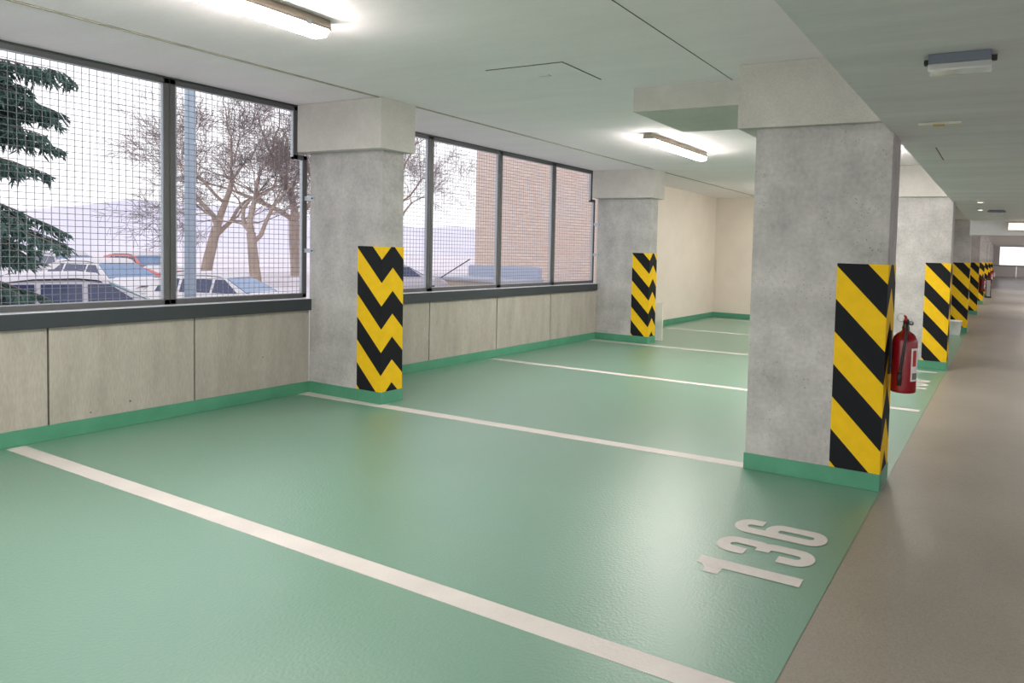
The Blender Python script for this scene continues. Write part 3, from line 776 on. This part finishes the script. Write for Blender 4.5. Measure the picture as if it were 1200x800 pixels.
m = MB(); m.box(-0.09, 0.09, -0.3, -0.1, 0, 1.0, bevel=0.02); m.build('post', M['greypanel'], t)

# bare trees
def grow(mt, mw, p, d, ln, r, depth, rnd, first=False, droop=0.0):
    n = 5 if first else 4
    pts = [p.copy()]; rad = [r]
    dd = d.copy()
    for i in range(n):
        dd = (dd + Vector((rnd.gauss(0, 1), rnd.gauss(0, 1), rnd.gauss(0, 0.7))) * (0.05 if first else 0.15) + Vector((0, 0, 0.05 - droop))).normalized()
        pts.append(pts[-1] + dd * ln / n); rad.append(max(0.0075, r * (1 - (0.22 if first else 0.42) * (i + 1) / n)))
    (mt if r > 0.03 else mw).tube(pts, rad, 8 if r > 0.1 else (5 if r > 0.03 else 3), caps=False)
    if depth == 0: return
    kids = 3 if first or depth > 2 else 4
    for k in range(kids):
        i = n if k == 0 else rnd.randint(max(1, n - 2), n) if first else rnd.randint(1, n)
        q = pts[i]; base = (pts[i] - pts[i - 1]).normalized()
        ax = base.orthogonal().normalized(); ax.rotate(Matrix.Rotation(rnd.uniform(0, 2 * PI) if not first else 2 * PI * k / kids + rnd.uniform(-.4, .4), 3, base))
        ang = math.radians(rnd.uniform(14, 26) if k == 0 else rnd.uniform(28, 58))
        nd = base.copy(); nd.rotate(Matrix.Rotation(ang, 3, ax))
        rr = rad[i] * (0.82 if k == 0 else rnd.uniform(0.45, 0.66))
        grow(mt, mw, q, nd, ln * rnd.uniform(0.62, 0.86) * (1.15 if first else 1), rr, depth - 1, rnd, droop=0.03 if depth < 3 else 0.0)
def tree(loc, h, r, lean, seed, label, depth=7):
    t = thing('bare_tree', label, 'tree', loc, 0, 'leafless trees outside the windows')
    rnd = random.Random(seed)
    mt, mw = MB(), MB()
    grow(mt, mw, Vector((0, 0, 0)), Vector(lean).normalized(), h, r, depth, rnd, first=True)
    mt.build('trunk', M['bark'], t, normals=False)
    mw.build('twigs', M['twig'], t, normals=False)
    return t
tree((-30.5, 15.7, G - 0.1), 3.0, 0.27, (0.06, 0.26, 1), 11, 'leafless tree with leaning thick trunk beside the pale mast')
tree((-27.5, 16.5, G - 0.1), 2.7, 0.25, (0.0, 0.02, 1), 5, 'leafless tree with upright trunk, middle of the three bare trees')
tree((-34.0, 23.0, G - 0.1), 3.6, 0.36, (0.0, -0.05, 1), 23, 'leafless tree beside the window post near the striped pillar')

tree((-33.6, 28.6, G - 0.1), 3.4, 0.28, (0.1, 0.1, 1), 31, 'leafless tree seen past the striped pillar, its twigs crossing the second window')

# drooping spruce at the left edge
t = thing('spruce_tree', 'dark green spruce with drooping branches at the left edge of the windows', 'tree', (-6.5, -0.55, G))
m = MB(); m.tube([(0, 0, 0), (0.03, 0, 3), (0, 0.02, 7)], [0.16, 0.11, 0.03], 10); m.build('trunk', M['bark'], t)
mb, mn = MB(), MB()
rs = random.Random(3)
def tuft(p, d, ln, w):
    """one needle-covered twig: a slim spindle with ragged side blades"""
    u = d.orthogonal().normalized(); v = d.cross(u)
    bm = mn.bm
    a = bm.verts.new(p); b = bm.verts.new(p + d * ln)
    ring = [bm.verts.new(p + d * ln * 0.4 + (u * math.cos(k * PI / 2) + v * math.sin(k * PI / 2)) * w) for k in range(4)]
    for k in range(4):
        bm.faces.new((a, ring[(k + 1) % 4], ring[k])); bm.faces.new((b, ring[k], ring[(k + 1) % 4]))
spr = [(4.55, 1.55, 0.05), (4.25, 1.30, -0.1), (4.05, 1.25, 0.0), (3.75, 1.35, -0.05), (3.35, 1.2, -0.1), (4.4, 1.1, 0.0), (3.9, 1.0, -0.1), (2.45, 1.2, -0.3), (2.95, 1.45, -0.35), (2.7, 1.5, -0.3), (2.25, 1.1, -0.2), (1.9, 1.25, -0.3), (1.55, 0.9, -0.2), (5.0, 1.0, 0.1), (5.5, 0.9, 0.1)]
for z, ln, sl in spr:
    for az in [math.radians(a_) for a_ in (82, 48, 118, 10, 160, 210, 265, 320)]:
        az += rs.uniform(-0.2, 0.2); L2 = ln * rs.uniform(0.75, 1.05) * (1.0 if abs(az - 1.43) < 0.9 else 0.85)
        p = Vector((0, 0, z + rs.uniform(-0.08, 0.08))); pts = [p]
        for i in range(7):
            f = i / 6
            d = Vector((math.cos(az), math.sin(az), sl - 0.55 * f * f + 0.25 * (f > 0.75)))
            pts.append(pts[-1] + d.normalized() * L2 / 7)
        mb.tube(pts, [0.022 * (1 - i / 9) for i in range(8)], 5, caps=False)
        for i in range(2, 8):
            for q in range(16):
                b0 = pts[i - 1].lerp(pts[i], rs.random())
                side = Vector((-math.sin(az), math.cos(az), 0)) * rs.choice((-1, 1))
                d = (side * rs.uniform(0.1, 0.8) + Vector((math.cos(az), math.sin(az), 0)) * rs.uniform(0.0, 0.7) + Vector((0, 0, -rs.uniform(0.5, 1.2)))).normalized()
                l3 = rs.uniform(0.14, 0.36) * (1.15 - 0.07 * i)
                tuft(b0, d, l3, 0.017)
                for _ in range(2):
                    dd = (d + Vector((rs.gauss(0, 0.5), rs.gauss(0, 0.5), rs.gauss(0, 0.35)))).normalized()
                    tuft(b0 + d * l3 * rs.uniform(0.2, 0.7), dd, l3 * 0.6, 0.014)
mb.build('branches', M['twig'], t, normals=False)
nd = mn.build('needles', M['needle'], t, normals=False); nd['kind'] = 'stuff'

# ------------------------------------------------------------------ daylight
w = bpy.data.worlds.new('overcast'); sc.world = w; w.use_nodes = True
bg = w.node_tree.nodes['Background']
bg.inputs['Color'].default_value = (0.97, 0.96, 1.0, 1)
bg.inputs['Strength'].default_value = 0.90

# ------------------------------------------------------------------ camera
cam = bpy.data.cameras.new('camera'); co_ = bpy.data.objects.new('camera', cam); COL.objects.link(co_)
ya, pi_, ro = math.radians(25.257), math.radians(2.5408), math.radians(1.8329)
fw = Vector((-math.sin(ya) * math.cos(pi_), math.cos(ya) * math.cos(pi_), -math.sin(pi_)))
ri = Vector((math.cos(ya), math.sin(ya), 0)); up = ri.cross(fw)
r2 = ri * math.cos(ro) + up * math.sin(ro); u2 = -ri * math.sin(ro) + up * math.cos(ro)
mat = Matrix(((r2.x, u2.x, -fw.x, 5.8153), (r2.y, u2.y, -fw.y, -4.0735), (r2.z, u2.z, -fw.z, 1.4154), (0, 0, 0, 1)))
co_.matrix_world = mat
cam.sensor_width = 36; cam.lens = 782.142 * 36 / 1200
cam.shift_x = (600 - 808.62) / 1200; cam.shift_y = (329.87 - 400) / 1200
cam.clip_end = 600
sc.camera = co_

vs = sc.view_settings
sc.display_settings.display_device = 'sRGB'
vs.view_transform = 'Standard'; vs.look = 'None'; vs.gamma = 1.0; vs.use_curve_mapping = False
vs.exposure = 0.72
